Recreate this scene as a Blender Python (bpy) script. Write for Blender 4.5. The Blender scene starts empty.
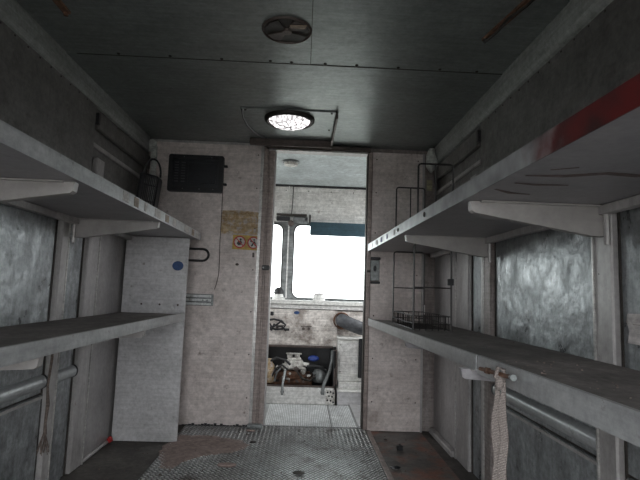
import bpy, bmesh, math, random
from mathutils import Vector, Matrix
random.seed(7)
S = bpy.context.scene
C = S.collection
PI = math.pi

# ---------------------------------------------------------------- camera
FPX = 480.0
VPX, VPY, ROLL = 302.0, 290.0, 0.034
CAM = Vector((0.0, -3.5, 0.967))
yv = Vector(((VPX-320)/FPX, (240-VPY)/FPX, -1.0)).normalized()      # world Y in camera axes
zv = Vector((math.sin(ROLL), math.cos(ROLL), 0.0))
zv.z = -(zv.x*yv.x + zv.y*yv.y)/yv.z
zv.normalize()
xv = yv.cross(zv)
cd = bpy.data.cameras.new('camera'); cam = bpy.data.objects.new('camera', cd); C.objects.link(cam)
cd.sensor_width = 36; cd.lens = 36*FPX/640; cd.clip_start = 0.02; cd.clip_end = 500
cam.matrix_world = Matrix(((xv.x, xv.y, xv.z, CAM.x), (yv.x, yv.y, yv.z, CAM.y), (zv.x, zv.y, zv.z, CAM.z), (0, 0, 0, 1)))
S.camera = cam

# ---------------------------------------------------------------- sky and exposure
W = bpy.data.worlds.new('overcast_sky'); S.world = W; W.use_nodes = True
wn = W.node_tree; wn.nodes.clear()
wo = wn.nodes.new('ShaderNodeOutputWorld'); bg = wn.nodes.new('ShaderNodeBackground')
bg.inputs[0].default_value = (0.96, 0.98, 1.0, 1); bg.inputs[1].default_value = 1.0
wn.links.new(bg.outputs[0], wo.inputs[0])
S.view_settings.view_transform = 'Standard'; S.view_settings.look = 'None'
S.view_settings.gamma = 1; S.view_settings.use_curve_mapping = False
S.view_settings.exposure = 3.0

def portal(name, loc, rot, sx, sy):
    l = bpy.data.lights.new(name, 'AREA'); l.shape = 'RECTANGLE'; l.size = sx; l.size_y = sy
    l.cycles.is_portal = True
    o = bpy.data.objects.new(name, l); C.objects.link(o); o.location = loc; o.rotation_euler = rot
portal('rear_doorway_portal', (-0.1, -3.74, 0.84), (PI/2, 0, 0), 1.0, 1.66)       # faces +Y (into the van)
portal('windshield_portal', (-0.1, 1.2, 1.23), (-PI/2, 0, 0), 1.98, 0.78)       # faces -Y
portal('cab_window_portal', (-1.22, 0.6, 1.35), (0, -PI/2, 0), 0.86, 0.8)
portal('cab_window_portal', (1.03, 0.6, 1.35), (0, PI/2, 0), 0.86, 0.8)

# ---------------------------------------------------------------- materials
def node_mat(name):
    m = bpy.data.materials.new(name); m.use_nodes = True
    nt = m.node_tree
    return m, nt, nt.nodes['Principled BSDF']

def surf(name, col, col2=None, rough=0.5, metal=0.0, scale=(6, 6, 6), detail=6, contrast=(0.35, 0.65),
         bump=0.1, bscale=60, spots=None, spot_scale=14, spot_at=(0.62, 0.72), spec=0.5, rvar=0.0, third=None, third_scale=2.2, third_at=(0.55, 0.75), grain=0.3, wav=0.0, gs=38, scratch=(3, 3, 70), sa=0.8):
    """mottled surface: two colours through stretched noise, optional stains and fine relief"""
    m, nt, b = node_mat(name)
    N, L = nt.nodes, nt.links
    geo = N.new('ShaderNodeNewGeometry')
    mp = N.new('ShaderNodeMapping'); mp.inputs['Scale'].default_value = scale
    L.new(geo.outputs['Position'], mp.inputs['Vector'])
    n1 = N.new('ShaderNodeTexNoise'); n1.inputs['Scale'].default_value = 1; n1.inputs['Detail'].default_value = detail
    n1.inputs['Roughness'].default_value = 0.65
    L.new(mp.outputs[0], n1.inputs['Vector'])
    r1 = N.new('ShaderNodeValToRGB')
    r1.color_ramp.elements[0].position = contrast[0]; r1.color_ramp.elements[1].position = contrast[1]
    c2 = col2 or tuple(c*0.7 for c in col)
    r1.color_ramp.elements[0].color = (*c2, 1); r1.color_ramp.elements[1].color = (*col, 1)
    L.new(n1.outputs[0], r1.inputs[0])
    out = r1.outputs[0]
    def overlay(out, c, sc, at, det=8):
        n = N.new('ShaderNodeTexNoise'); n.inputs['Scale'].default_value = sc; n.inputs['Detail'].default_value = det
        n.inputs['Roughness'].default_value = 0.7
        L.new(geo.outputs['Position'], n.inputs['Vector'])
        r = N.new('ShaderNodeMapRange'); r.inputs[1].default_value = at[0]; r.inputs[2].default_value = at[1]
        L.new(n.outputs[0], r.inputs[0])
        mx = N.new('ShaderNodeMix'); mx.data_type = 'RGBA'
        L.new(r.outputs[0], mx.inputs[0]); L.new(out, mx.inputs[6]); mx.inputs[7].default_value = (*c, 1)
        return mx.outputs[2]
    if third: out = overlay(out, third, third_scale, third_at)
    if spots: out = overlay(out, spots, spot_scale, spot_at)
    if grain:
        prev = None
        for vec_scale, amt in (((gs, gs, gs), grain), (scratch, grain*sa)):
            mp2 = N.new('ShaderNodeMapping'); mp2.inputs['Scale'].default_value = vec_scale; L.new(geo.outputs['Position'], mp2.inputs['Vector'])
            ng = N.new('ShaderNodeTexNoise'); ng.inputs['Scale'].default_value = 1; ng.inputs['Detail'].default_value = 8; ng.inputs['Roughness'].default_value = .75
            L.new(mp2.outputs[0], ng.inputs['Vector'])
            mr = N.new('ShaderNodeMapRange'); mr.inputs[1].default_value = .35; mr.inputs[2].default_value = .62; mr.inputs[3].default_value = 1-amt; mr.inputs[4].default_value = 1+amt*.55
            L.new(ng.outputs[0], mr.inputs[0])
            vm = N.new('ShaderNodeVectorMath'); vm.operation = 'SCALE'; L.new(out, vm.inputs[0]); L.new(mr.outputs[0], vm.inputs['Scale']); out = vm.outputs[0]
    L.new(out, b.inputs['Base Color'])
    b.inputs['Metallic'].default_value = metal
    b.inputs['Specular IOR Level'].default_value = spec
    if rvar:
        r = N.new('ShaderNodeMapRange'); r.inputs[1].default_value = 0.3; r.inputs[2].default_value = 0.7
        r.inputs[3].default_value = max(0.05, rough-rvar); r.inputs[4].default_value = rough+rvar
        L.new(n1.outputs[0], r.inputs[0]); L.new(r.outputs[0], b.inputs['Roughness'])
    else:
        b.inputs['Roughness'].default_value = rough
    if bump:
        n = N.new('ShaderNodeTexNoise'); n.inputs['Scale'].default_value = bscale; n.inputs['Detail'].default_value = 3
        L.new(geo.outputs['Position'], n.inputs['Vector'])
        bp = N.new('ShaderNodeBump'); bp.inputs['Strength'].default_value = bump; bp.inputs['Distance'].default_value = 0.004
        L.new(n.outputs[0], bp.inputs['Height']); L.new(bp.outputs[0], b.inputs['Normal'])
        if wav:
            n2 = N.new('ShaderNodeTexNoise'); n2.inputs['Scale'].default_value = 7; n2.inputs['Detail'].default_value = 4
            L.new(geo.outputs['Position'], n2.inputs['Vector'])
            b2 = N.new('ShaderNodeBump'); b2.inputs['Strength'].default_value = wav; b2.inputs['Distance'].default_value = 0.03
            L.new(n2.outputs[0], b2.inputs['Height']); L.new(b2.outputs[0], bp.inputs['Normal'])
    return m

M = {}
M['bulk'] = surf('bulkhead_aluminium', (0.71, 0.645, 0.62), (0.53, 0.47, 0.45), rough=0.5, metal=0.2, scale=(3, 3, 4), bump=0.06, spots=(0.20, 0.16, 0.14), spot_scale=15, spot_at=(0.60, 0.74), rvar=0.1, third=(.40, .345, .32), third_scale=3, third_at=(.5, .7), grain=.22, wav=.15, sa=.6)
M['end_panel'] = surf('end_panel_aluminium', (0.58, 0.575, 0.585), (0.45, 0.445, 0.45), rough=0.45, metal=0.3, scale=(3, 3, 4), bump=0.05, spots=(0.27, 0.25, 0.24), spot_scale=18, spot_at=(0.62, 0.74), rvar=0.1, grain=.2, wav=.2, sa=.6)
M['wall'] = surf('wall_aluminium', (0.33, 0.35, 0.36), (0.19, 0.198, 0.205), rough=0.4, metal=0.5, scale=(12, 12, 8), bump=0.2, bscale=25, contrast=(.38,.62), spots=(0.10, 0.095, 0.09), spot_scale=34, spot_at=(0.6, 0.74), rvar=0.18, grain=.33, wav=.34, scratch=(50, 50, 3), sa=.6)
M['bay'] = surf('far_bay_aluminium', (0.41, 0.395, 0.395), (0.29, 0.275, 0.27), rough=0.45, metal=0.25, scale=(5, 5, 3), bump=0.08, spots=(0.18, 0.155, 0.145), spot_scale=22, spot_at=(0.62, 0.76), grain=.15, wav=.2, scratch=(50, 50, 3), sa=.5)
M['pale_tag'] = surf('faded_tag', (0.40, 0.38, 0.25), (0.33, 0.31, 0.2), rough=0.7)
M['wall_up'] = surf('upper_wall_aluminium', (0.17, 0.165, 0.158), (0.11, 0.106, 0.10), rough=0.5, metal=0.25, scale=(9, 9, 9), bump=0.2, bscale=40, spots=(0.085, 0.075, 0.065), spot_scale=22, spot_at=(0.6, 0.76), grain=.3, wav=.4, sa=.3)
M['post'] = surf('post_aluminium', (0.46, 0.445, 0.44), (0.31, 0.295, 0.29), rough=0.42, metal=0.3, scale=(9, 9, 3), bump=0.05, spots=(0.17, 0.12, 0.10), spot_scale=24, spot_at=(0.62, 0.76), grain=.15, scratch=(70, 70, 3), sa=.6)
M['post_rusty'] = surf('stained_post_aluminium', (0.30, 0.27, 0.26), (0.19, 0.155, 0.145), rough=0.5, metal=0.3, scale=(20, 20, 3), bump=0.1, spots=(0.13, 0.075, 0.05), spot_scale=12, spot_at=(0.58, 0.75))
M['ceil'] = surf('ceiling_aluminium', (0.26, 0.285, 0.28), (0.20, 0.218, 0.212), rough=0.38, metal=0.5, scale=(2.5, 5, 3), bump=0.08, bscale=14, spots=(0.12, 0.125, 0.12), spot_scale=24, spot_at=(0.6, 0.8), rvar=0.05, grain=.2, wav=.15, scratch=(4, 60, 4))
M['cove'] = surf('cove_paint', (0.27, 0.285, 0.275), (0.20, 0.21, 0.20), rough=0.6, scale=(8, 2, 8), bump=0.1, spots=(0.15, 0.14, 0.13), spot_scale=30, spot_at=(0.62, 0.78))
M['shelf_under'] = surf('shelf_aluminium', (0.36, 0.35, 0.365), (0.26, 0.25, 0.26), rough=0.4, metal=0.4, scale=(2, 5, 6), bump=0.04, bscale=20, spots=(0.15, 0.13, 0.125), spot_scale=8, spot_at=(0.6, 0.8), rvar=0.06, grain=.12, wav=.15)
M['shelf_top'] = surf('dusty_shelf_top', (0.20, 0.18, 0.17), (0.12, 0.108, 0.10), rough=0.8, scale=(10, 4, 10), bump=0.3, bscale=120, spots=(0.33, 0.31, 0.29), spot_scale=60, spot_at=(0.66, 0.74))
M['lip'] = surf('lip_aluminium', (0.42, 0.43, 0.435), (0.29, 0.295, 0.30), rough=0.36, metal=0.4, scale=(8, 3, 20), bump=0.06, spots=(0.15, 0.12, 0.11), spot_scale=26, spot_at=(0.62, 0.72), grain=.2, sa=.3)
M['bracket'] = surf('bracket_paint', (0.39, 0.37, 0.36), (0.31, 0.295, 0.285), rough=0.5, metal=0.15, scale=(6, 6, 6), bump=0.03, grain=.08, sa=.4)
M['tread'] = surf('tread_plate_steel', (0.19, 0.20, 0.20), (0.09, 0.09, 0.086), rough=0.42, metal=0.5, scale=(5, 4, 5), bump=0.15, bscale=90, spots=(0.05, 0.043, 0.038), spot_scale=6, spot_at=(0.48, 0.62), rvar=0.12)
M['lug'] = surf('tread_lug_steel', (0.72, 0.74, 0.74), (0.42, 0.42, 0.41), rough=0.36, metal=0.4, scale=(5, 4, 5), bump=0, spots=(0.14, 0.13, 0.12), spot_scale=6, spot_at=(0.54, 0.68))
M['cabplate'] = surf('cab_plate_aluminium', (0.42, 0.43, 0.43), (0.30, 0.31, 0.31), rough=0.42, metal=0.2, scale=(8, 5, 5), bump=0.05, spots=(0.2, 0.19, 0.18), spot_scale=16, spot_at=(0.6, 0.74), grain=.2)
M['cabrib'] = surf('cab_plate_rib', (0.80, 0.82, 0.82), (0.58, 0.6, 0.6), rough=0.42, metal=0.2, scale=(8, 5, 5), bump=0, spots=(0.35, 0.33, 0.3), spot_scale=16, spot_at=(0.58, 0.7))
M['floor'] = surf('dirty_floor', (0.12, 0.11, 0.10), (0.055, 0.05, 0.046), rough=0.75, scale=(5, 5, 5), bump=0.35, bscale=70, spots=(0.19, 0.17, 0.155), spot_scale=28, spot_at=(0.62, 0.75))
M['floor_right'] = surf('stained_floor_sheet', (0.17, 0.16, 0.15), (0.075, 0.068, 0.062), rough=0.55, scale=(4, 7, 5), bump=0.2, bscale=60, third=(0.20, 0.085, 0.055), third_scale=3.1, third_at=(0.5, 0.62), spots=(0.05, 0.045, 0.04), spot_scale=14, spot_at=(0.6, 0.72))
M['dust'] = surf('pinkish_dust', (0.33, 0.255, 0.23), (0.24, 0.185, 0.165), rough=0.95, scale=(20, 20, 20), bump=0.5, bscale=160, spots=(0.16, 0.13, 0.12), spot_scale=30, spot_at=(0.62, 0.75))
M['black'] = surf('black_plastic', (0.014, 0.015, 0.018), (0.010, 0.010, 0.012), rough=0.45, bump=0.05)
M['black2'] = surf('black_recess', (0.022, 0.024, 0.03), (0.016, 0.017, 0.02), rough=0.35, bump=0)
M['slatgrey'] = surf('dark_grey_slat', (0.085, 0.085, 0.09), (0.05, 0.05, 0.055), rough=0.5, bump=0)
M['wire'] = surf('black_wire', (0.028, 0.025, 0.024), (0.018, 0.016, 0.015), rough=0.5, metal=0.2, bump=0)
M['rubber'] = surf('rubber', (0.035, 0.037, 0.04), (0.02, 0.02, 0.02), rough=0.6, bump=0.1)
M['dark'] = surf('grimy_dark_steel', (0.05, 0.043, 0.038), (0.028, 0.024, 0.02), rough=0.6, metal=0.3, scale=(15, 15, 15), bump=0.2)
M['brown'] = surf('brown_rail', (0.12, 0.095, 0.085), (0.07, 0.055, 0.05), rough=0.55, metal=0.3, scale=(12, 12, 12), bump=0.15)
M['duct'] = surf('dark_duct_rubber', (0.10, 0.105, 0.115), (0.055, 0.058, 0.065), rough=0.5, scale=(20, 20, 20), bump=0.1)
M['stain'] = surf('dried_stain', (0.17, 0.125, 0.115), (0.10, 0.07, 0.06), rough=0.6, scale=(25, 25, 25), bump=0)
M['rust'] = surf('rusty_steel', (0.20, 0.10, 0.06), (0.08, 0.045, 0.03), rough=0.8, metal=0.15, scale=(30, 30, 30), bump=0.4)
M['jamb'] = surf('door_jamb_metal', (0.34, 0.285, 0.265), (0.24, 0.195, 0.18), rough=0.5, metal=0.3, scale=(20, 20, 2), bump=0.1, spots=(0.11, 0.08, 0.07), spot_scale=16, spot_at=(0.6, 0.75))
M['trimlight'] = surf('bright_edge_strip', (0.50, 0.49, 0.475), (0.38, 0.37, 0.36), rough=0.35, metal=0.5, scale=(10, 10, 3), bump=0.02)
M['cabceil'] = surf('cab_ceiling_paint', (0.56, 0.62, 0.63), (0.50, 0.56, 0.57), rough=0.5, scale=(3, 3, 3), bump=0.02)
M['cabwhite'] = surf('cab_white_paint', (0.78, 0.78, 0.76), (0.62, 0.61, 0.59), rough=0.5, scale=(6, 6, 6), bump=0.04, spots=(0.24, 0.2, 0.17), spot_scale=12, spot_at=(0.62, 0.76))
M['firewall'] = surf('grimy_firewall_paint', (0.72, 0.68, 0.64), (0.34, 0.30, 0.27), rough=0.6, scale=(8, 8, 8), bump=0.2, bscale=50, third=(0.12, 0.085, 0.065), third_scale=5, third_at=(0.56, 0.75), spots=(0.06, 0.05, 0.042), spot_scale=24, spot_at=(0.63, 0.72), contrast=(0.38, 0.55))
M['visor'] = surf('teal_visor_vinyl', (0.022, 0.062, 0.085), (0.018, 0.05, 0.07), rough=0.5, bump=0.05)
M['white'] = surf('white_plastic', (0.8, 0.8, 0.77), (0.68, 0.68, 0.65), rough=0.4, bump=0.02)
M['casting'] = surf('light_metal_casting', (0.85, 0.84, 0.80), (0.3, 0.28, 0.25), rough=0.5, metal=0.3, scale=(25, 25, 25), bump=0.2)
M['grey_metal'] = surf('grey_metal', (0.27, 0.29, 0.29), (0.15, 0.16, 0.16), rough=0.4, metal=0.5, scale=(20, 20, 20), bump=0.1)
M['blue'] = surf('blue_plastic', (0.02, 0.06, 0.33), (0.015, 0.045, 0.25), rough=0.4, bump=0)
M['bluepaint'] = surf('blue_spray_paint', (0.012, 0.05, 0.16), (0.02, 0.07, 0.2), rough=0.5, bump=0)
M['yellow'] = surf('yellow_sticker', (0.55, 0.36, 0.06), (0.42, 0.27, 0.07), rough=0.5, scale=(30, 30, 30), bump=0)
M['residue'] = surf('orange_sticker_residue', (0.52, 0.41, 0.27), (0.40, 0.27, 0.14), rough=0.7, scale=(45, 45, 45), bump=0.3, bscale=150, contrast=(0.42, 0.58), spots=(0.52, 0.46, 0.42), spot_scale=28, spot_at=(0.50, 0.60))
M['redprint'] = surf('red_print', (0.50, 0.035, 0.03), (0.42, 0.03, 0.03), rough=0.5, bump=0)
M['whiteprint'] = surf('white_print', (0.62, 0.55, 0.5), (0.55, 0.5, 0.45), rough=0.5, bump=0)
M['blackprint'] = surf('black_print', (0.03, 0.025, 0.025), (0.02, 0.02, 0.02), rough=0.5, bump=0)
M['paper'] = surf('aged_paper', (0.50, 0.47, 0.46), (0.40, 0.37, 0.36), rough=0.8, scale=(30, 30, 30), bump=0.05)
M['ink'] = surf('blue_ink', (0.05, 0.05, 0.2), (0.05, 0.05, 0.2), rough=0.7, bump=0)
M['tape'] = surf('brown_tape', (0.30, 0.22, 0.16), (0.2, 0.15, 0.11), rough=0.6, scale=(60, 60, 60), bump=0.1)
M['tapewhite'] = surf('white_tape', (0.50, 0.48, 0.46), (0.36, 0.34, 0.32), rough=0.6, scale=(60, 60, 60), bump=0.1)
M['redbit'] = surf('red_plastic', (0.55, 0.03, 0.03), (0.45, 0.03, 0.03), rough=0.5, bump=0)
M['foam'] = surf('white_sealant', (0.62, 0.65, 0.62), (0.38, 0.40, 0.38), rough=0.8, scale=(30, 30, 30), bump=0.4)
M['gravel'] = surf('pale_yard_gravel', (0.42, 0.41, 0.39), (0.32, 0.31, 0.29), rough=0.9, scale=(1, 1, 1), bump=0.2, bscale=5)
M['leaf'] = surf('pale_foliage', (0.30, 0.38, 0.26), (0.22, 0.29, 0.19), rough=0.8, scale=(2, 2, 2), bump=0.3, bscale=4)
M['body'] = surf('van_body_white', (0.6, 0.6, 0.6), (0.55, 0.55, 0.55), rough=0.5, bump=0)
M['rope'] = surf('frayed_cord', (0.18, 0.14, 0.12), (0.09, 0.07, 0.06), rough=0.9, scale=(80, 80, 80), bump=0.5, bscale=200)
M['tub'] = surf('galvanised_tube', (0.48, 0.50, 0.51), (0.34, 0.355, 0.36), rough=0.4, metal=0.35, scale=(8, 3, 8), bump=0.05, spots=(0.2, 0.19, 0.18), spot_scale=20, spot_at=(0.62, 0.75), grain=.15)

# shelf lip painted red along its near end
def red_lip():
    m, nt, b = node_mat('lip_red_painted'); N, L = nt.nodes, nt.links
    geo = N.new('ShaderNodeNewGeometry'); sep = N.new('ShaderNodeSeparateXYZ'); L.new(geo.outputs['Position'], sep.inputs[0])
    n = N.new('ShaderNodeTexNoise'); n.inputs['Scale'].default_value = 22; n.inputs['Detail'].default_value = 6
    L.new(geo.outputs['Position'], n.inputs['Vector'])
    ma = N.new('ShaderNodeMath'); ma.operation = 'MULTIPLY_ADD'; L.new(n.outputs[0], ma.inputs[0]); ma.inputs[1].default_value = 0.22; L.new(sep.outputs[1], ma.inputs[2])
    r = N.new('ShaderNodeMapRange'); r.inputs[1].default_value = -2.33; r.inputs[2].default_value = -2.48
    L.new(ma.outputs[0], r.inputs[0])
    n2 = N.new('ShaderNodeTexNoise'); n2.inputs['Scale'].default_value = 12; n2.inputs['Detail'].default_value = 8; L.new(geo.outputs['Position'], n2.inputs['Vector'])
    al = N.new('ShaderNodeValToRGB'); al.color_ramp.elements[0].position = .35; al.color_ramp.elements[1].position = .62
    al.color_ramp.elements[0].color = (.15, .15, .155, 1); al.color_ramp.elements[1].color = (.29, .295, .30, 1); L.new(n2.outputs[0], al.inputs[0])
    rd = N.new('ShaderNodeValToRGB'); rd.color_ramp.elements[0].position = .35; rd.color_ramp.elements[1].position = .6
    rd.color_ramp.elements[0].color = (.03, .010, .010, 1); rd.color_ramp.elements[1].color = (.085, .010, .010, 1); L.new(n2.outputs[0], rd.inputs[0])
    mx = N.new('ShaderNodeMix'); mx.data_type = 'RGBA'; L.new(r.outputs[0], mx.inputs[0]); L.new(al.outputs[0], mx.inputs[6]); L.new(rd.outputs[0], mx.inputs[7])
    L.new(mx.outputs[2], b.inputs['Base Color']); b.inputs['Roughness'].default_value = .4; b.inputs['Metallic'].default_value = .25
    return m
M['redlip'] = red_lip()

def webbing():
    m, nt, b = node_mat('woven_webbing'); N, L = nt.nodes, nt.links
    geo = N.new('ShaderNodeNewGeometry')
    w = N.new('ShaderNodeTexWave'); w.bands_direction = 'Z'; w.inputs['Scale'].default_value = 75; w.inputs['Distortion'].default_value = 4; w.inputs['Detail Scale'].default_value = 6
    L.new(geo.outputs['Position'], w.inputs['Vector'])
    r = N.new('ShaderNodeValToRGB'); r.color_ramp.elements[0].color = (.12, .10, .09, 1); r.color_ramp.elements[1].color = (.34, .30, .28, 1)
    L.new(w.outputs[0], r.inputs[0]); L.new(r.outputs[0], b.inputs['Base Color']); b.inputs['Roughness'].default_value = .9
    bp = N.new('ShaderNodeBump'); bp.inputs['Strength'].default_value = .6; bp.inputs['Distance'].default_value = .002
    L.new(w.outputs[0], bp.inputs['Height']); L.new(bp.outputs[0], b.inputs['Normal'])
    return m
M['webbing'] = webbing()

def glass():
    m = bpy.data.materials.new('window_glass'); m.use_nodes = True; nt = m.node_tree; N, L = nt.nodes, nt.links
    N.clear(); o = N.new('ShaderNodeOutputMaterial'); t = N.new('ShaderNodeBsdfTransparent'); t.inputs[0].default_value = (.93, .96, .95, 1)
    g = N.new('ShaderNodeBsdfGlossy'); g.inputs['Roughness'].default_value = .02
    f = N.new('ShaderNodeFresnel'); f.inputs[0].default_value = 1.45
    mx = N.new('ShaderNodeMixShader'); L.new(f.outputs[0], mx.inputs[0]); L.new(t.outputs[0], mx.inputs[1]); L.new(g.outputs[0], mx.inputs[2]); L.new(mx.outputs[0], o.inputs[0])
    return m
M['glass'] = glass()

def emit(name, col, st):
    m, nt, b = node_mat(name)
    N, L = nt.nodes, nt.links
    geo = N.new('ShaderNodeNewGeometry'); v = N.new('ShaderNodeTexVoronoi'); v.inputs['Scale'].default_value = 27; v.feature = 'DISTANCE_TO_EDGE'
    L.new(geo.outputs['Position'], v.inputs['Vector'])
    r = N.new('ShaderNodeMapRange'); r.inputs[1].default_value = 0; r.inputs[2].default_value = .3; r.inputs[3].default_value = st*.06; r.inputs[4].default_value = st
    L.new(v.outputs['Distance'], r.inputs[0]); L.new(r.outputs[0], b.inputs['Emission Strength'])
    b.inputs['Base Color'].default_value = (.5, .5, .5, 1); b.inputs['Emission Color'].default_value = (*col, 1)
    return m
M['lens'] = emit('glowing_lamp_lens', (1, .95, .96), .36)

# ---------------------------------------------------------------- mesh helpers
class B:
    """collects shapes given in van coordinates, then links them as ONE mesh object"""
    def __init__(s): s.bm = bmesh.new()
    def _add(s, fn):
        n0 = set(s.bm.verts); fn(); return [v for v in s.bm.verts if v not in n0]
    def box(s, x0, x1, y0, y1, z0, z1, bev=0.0, mat=None):
        r = bmesh.ops.create_cube(s.bm, size=1); vs = r['verts']
        for v in vs:
            v.co = Vector(((x0+x1)/2+v.co.x*(x1-x0), (y0+y1)/2+v.co.y*(y1-y0), (z0+z1)/2+v.co.z*(z1-z0)))
        if bev:
            es = list({e for v in vs for e in v.link_edges})
            r = bmesh.ops.bevel(s.bm, geom=es, offset=bev, segments=1, affect='EDGES', profile=.5); vs = list({v for f in r['faces'] for v in f.verts} | {v for v in vs if v.is_valid})
        if mat is not None:
            for v in vs: v.co = mat @ v.co
        return s
    def hexa(s, pts):
        """8 corners: bottom loop then top loop"""
        v = [s.bm.verts.new(p) for p in pts]
        for f in ((3, 2, 1, 0), (4, 5, 6, 7), (0, 1, 5, 4), (1, 2, 6, 5), (2, 3, 7, 6), (3, 0, 4, 7)):
            s.bm.faces.new([v[i] for i in f])
        return s
    def prism(s, poly, ax, a0, a1):
        """polygon (list of 2D points in the other two axes, order kept) swept along axis ax from a0 to a1"""
        def P(p, a):
            return {'x': (a, p[0], p[1]), 'y': (p[0], a, p[1]), 'z': (p[0], p[1], a)}[ax]
        lo = [s.bm.verts.new(P(p, a0)) for p in poly]; hi = [s.bm.verts.new(P(p, a1)) for p in poly]
        n = len(poly)
        s.bm.faces.new(lo); s.bm.faces.new(hi[::-1])
        for i in range(n): s.bm.faces.new((lo[i], hi[i], hi[(i+1) % n], lo[(i+1) % n]))
        return s
    def ring(s, outer, inner, ax, a0, a1):
        """frame between two loops of equal length"""
        def P(p, a):
            return {'x': (a, p[0], p[1]), 'y': (p[0], a, p[1]), 'z': (p[0], p[1], a)}[ax]
        q = [[s.bm.verts.new(P(p, a)) for p in lp] for a in (a0, a1) for lp in (outer, inner)]
        n = len(outer); ol, il, oh, ih = q
        for i in range(n):
            j = (i+1) % n
            for a, b in ((ol, il), (il, ih), (ih, oh), (oh, ol)):
                s.bm.faces.new((a[i], a[j], b[j], b[i]))
        return s
    def tube(s, path, r, seg=8, caps=True, squash=None):
        path = [Vector(p) for p in path]; rr = r if isinstance(r, (list, tuple)) else [r]*len(path)
        rings = []; prev = None
        for i, p in enumerate(path):
            t = (path[min(i+1, len(path)-1)]-path[max(i-1, 0)]).normalized()
            if prev is None:
                u = t.orthogonal().normalized()
            else:
                u = (prev - t*prev.dot(t))
                u = u.normalized() if u.length > 1e-6 else t.orthogonal().normalized()
            prev = u; w = t.cross(u)
            rings.append([s.bm.verts.new(p+(u*math.cos(2*PI*k/seg)+w*math.sin(2*PI*k/seg))*rr[i]) for k in range(seg)])
        for a, b in zip(rings, rings[1:]):
            for k in range(seg): s.bm.faces.new((a[k], a[(k+1) % seg], b[(k+1) % seg], b[k]))
        if caps: s.bm.faces.new(rings[0][::-1]); s.bm.faces.new(rings[-1])
        return s
    def lathe(s, prof, c, axis='z', seg=28, sx=1, sy=1):
        """prof: (radius, height) along axis from centre c"""
        rings = []
        for r, h in prof:
            rg = []
            for k in range(seg):
                a = 2*PI*k/seg; u, w = r*math.cos(a)*sx, r*math.sin(a)*sy
                p = {'z': (u, w, h), 'y': (u, h, w), 'x': (h, u, w)}[axis]
                rg.append(s.bm.verts.new(Vector(c)+Vector(p)))
            rings.append(rg)
        for a, b in zip(rings, rings[1:]):
            for k in range(seg): s.bm.faces.new((a[k], a[(k+1) % seg], b[(k+1) % seg], b[k]))
        if prof[0][0] > 1e-5: s.bm.faces.new(rings[0])
        if prof[-1][0] > 1e-5: s.bm.faces.new(rings[-1][::-1])
        bmesh.ops.remove_doubles(s.bm, verts=[v for r in rings for v in r], dist=1e-6)
        return s
    def blob(s, c, rx, ry, rz, amp=0.15, sub=2, seed=0):
        r = bmesh.ops.create_icosphere(s.bm, subdivisions=sub, radius=1); rnd = random.Random(seed)
        for v in r['verts']:
            k = 1+rnd.uniform(-amp, amp); v.co = Vector((c[0]+v.co.x*rx*k, c[1]+v.co.y*ry*k, c[2]+v.co.z*rz*k))
        return s

def children_world(o):
    m = Matrix.Identity(4); p = o
    chain = []
    while p: chain.append(p); p = p.parent
    for q in reversed(chain): m = m @ q.matrix_basis
    return m

def obj(name, b, mat, parent=None, smooth=False, origin=None):
    bmesh.ops.recalc_face_normals(b.bm, faces=b.bm.faces)
    me = bpy.data.meshes.new(name); b.bm.to_mesh(me); b.bm.free()
    o = bpy.data.objects.new(name, me); C.objects.link(o)
    me.materials.append(M[mat] if isinstance(mat, str) else mat)
    cs = [v.co for v in me.vertices]
    lo = Vector((min(c[i] for c in cs) for i in range(3))); hi = Vector((max(c[i] for c in cs) for i in range(3)))
    og = Vector(origin) if origin else Vector(((lo.x+hi.x)/2, (lo.y+hi.y)/2, lo.z))
    me.transform(Matrix.Translation(-og))
    if parent:
        o.parent = parent; o.matrix_basis = children_world(parent).inverted() @ Matrix.Translation(og)
    else:
        o.location = og
    if smooth:
        me.polygons.foreach_set('use_smooth', [True]*len(me.polygons))
        try: me.set_sharp_from_angle(angle=math.radians(40))
        except Exception: pass
    return o

def tag(o, label, cat, group=None):
    o['label'] = label; o['category'] = cat
    if group: o['group'] = group
    return o
def thing(name, loc, label, cat, group=None):
    o = bpy.data.objects.new(name, None); C.objects.link(o); o.location = loc; o.empty_display_size = .05
    return tag(o, label, cat, group)
def struct(name, b, mat, smooth=False, label=None):
    o = obj(name, b, mat, smooth=smooth); o['kind'] = 'structure'
    if label: o['label'] = label
    return o
def stuff(o): o['kind'] = 'stuff'; return o

def rrect(x0, x1, z0, z1, r, n=5):
    p = []
    for cx, cz, a0 in ((x1-r, z1-r, 0), (x0+r, z1-r, 90), (x0+r, z0+r, 180), (x1-r, z0+r, 270)):
        for k in range(n+1):
            a = math.radians(a0+90*k/n); p.append((cx+r*math.cos(a), cz+r*math.sin(a)))
    return p

XL, XR, ZC, YR, YF = -1.17, 0.98, 2.04, -3.72, 1.12     # inner faces of the body, rear doorway, front of the cab

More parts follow.
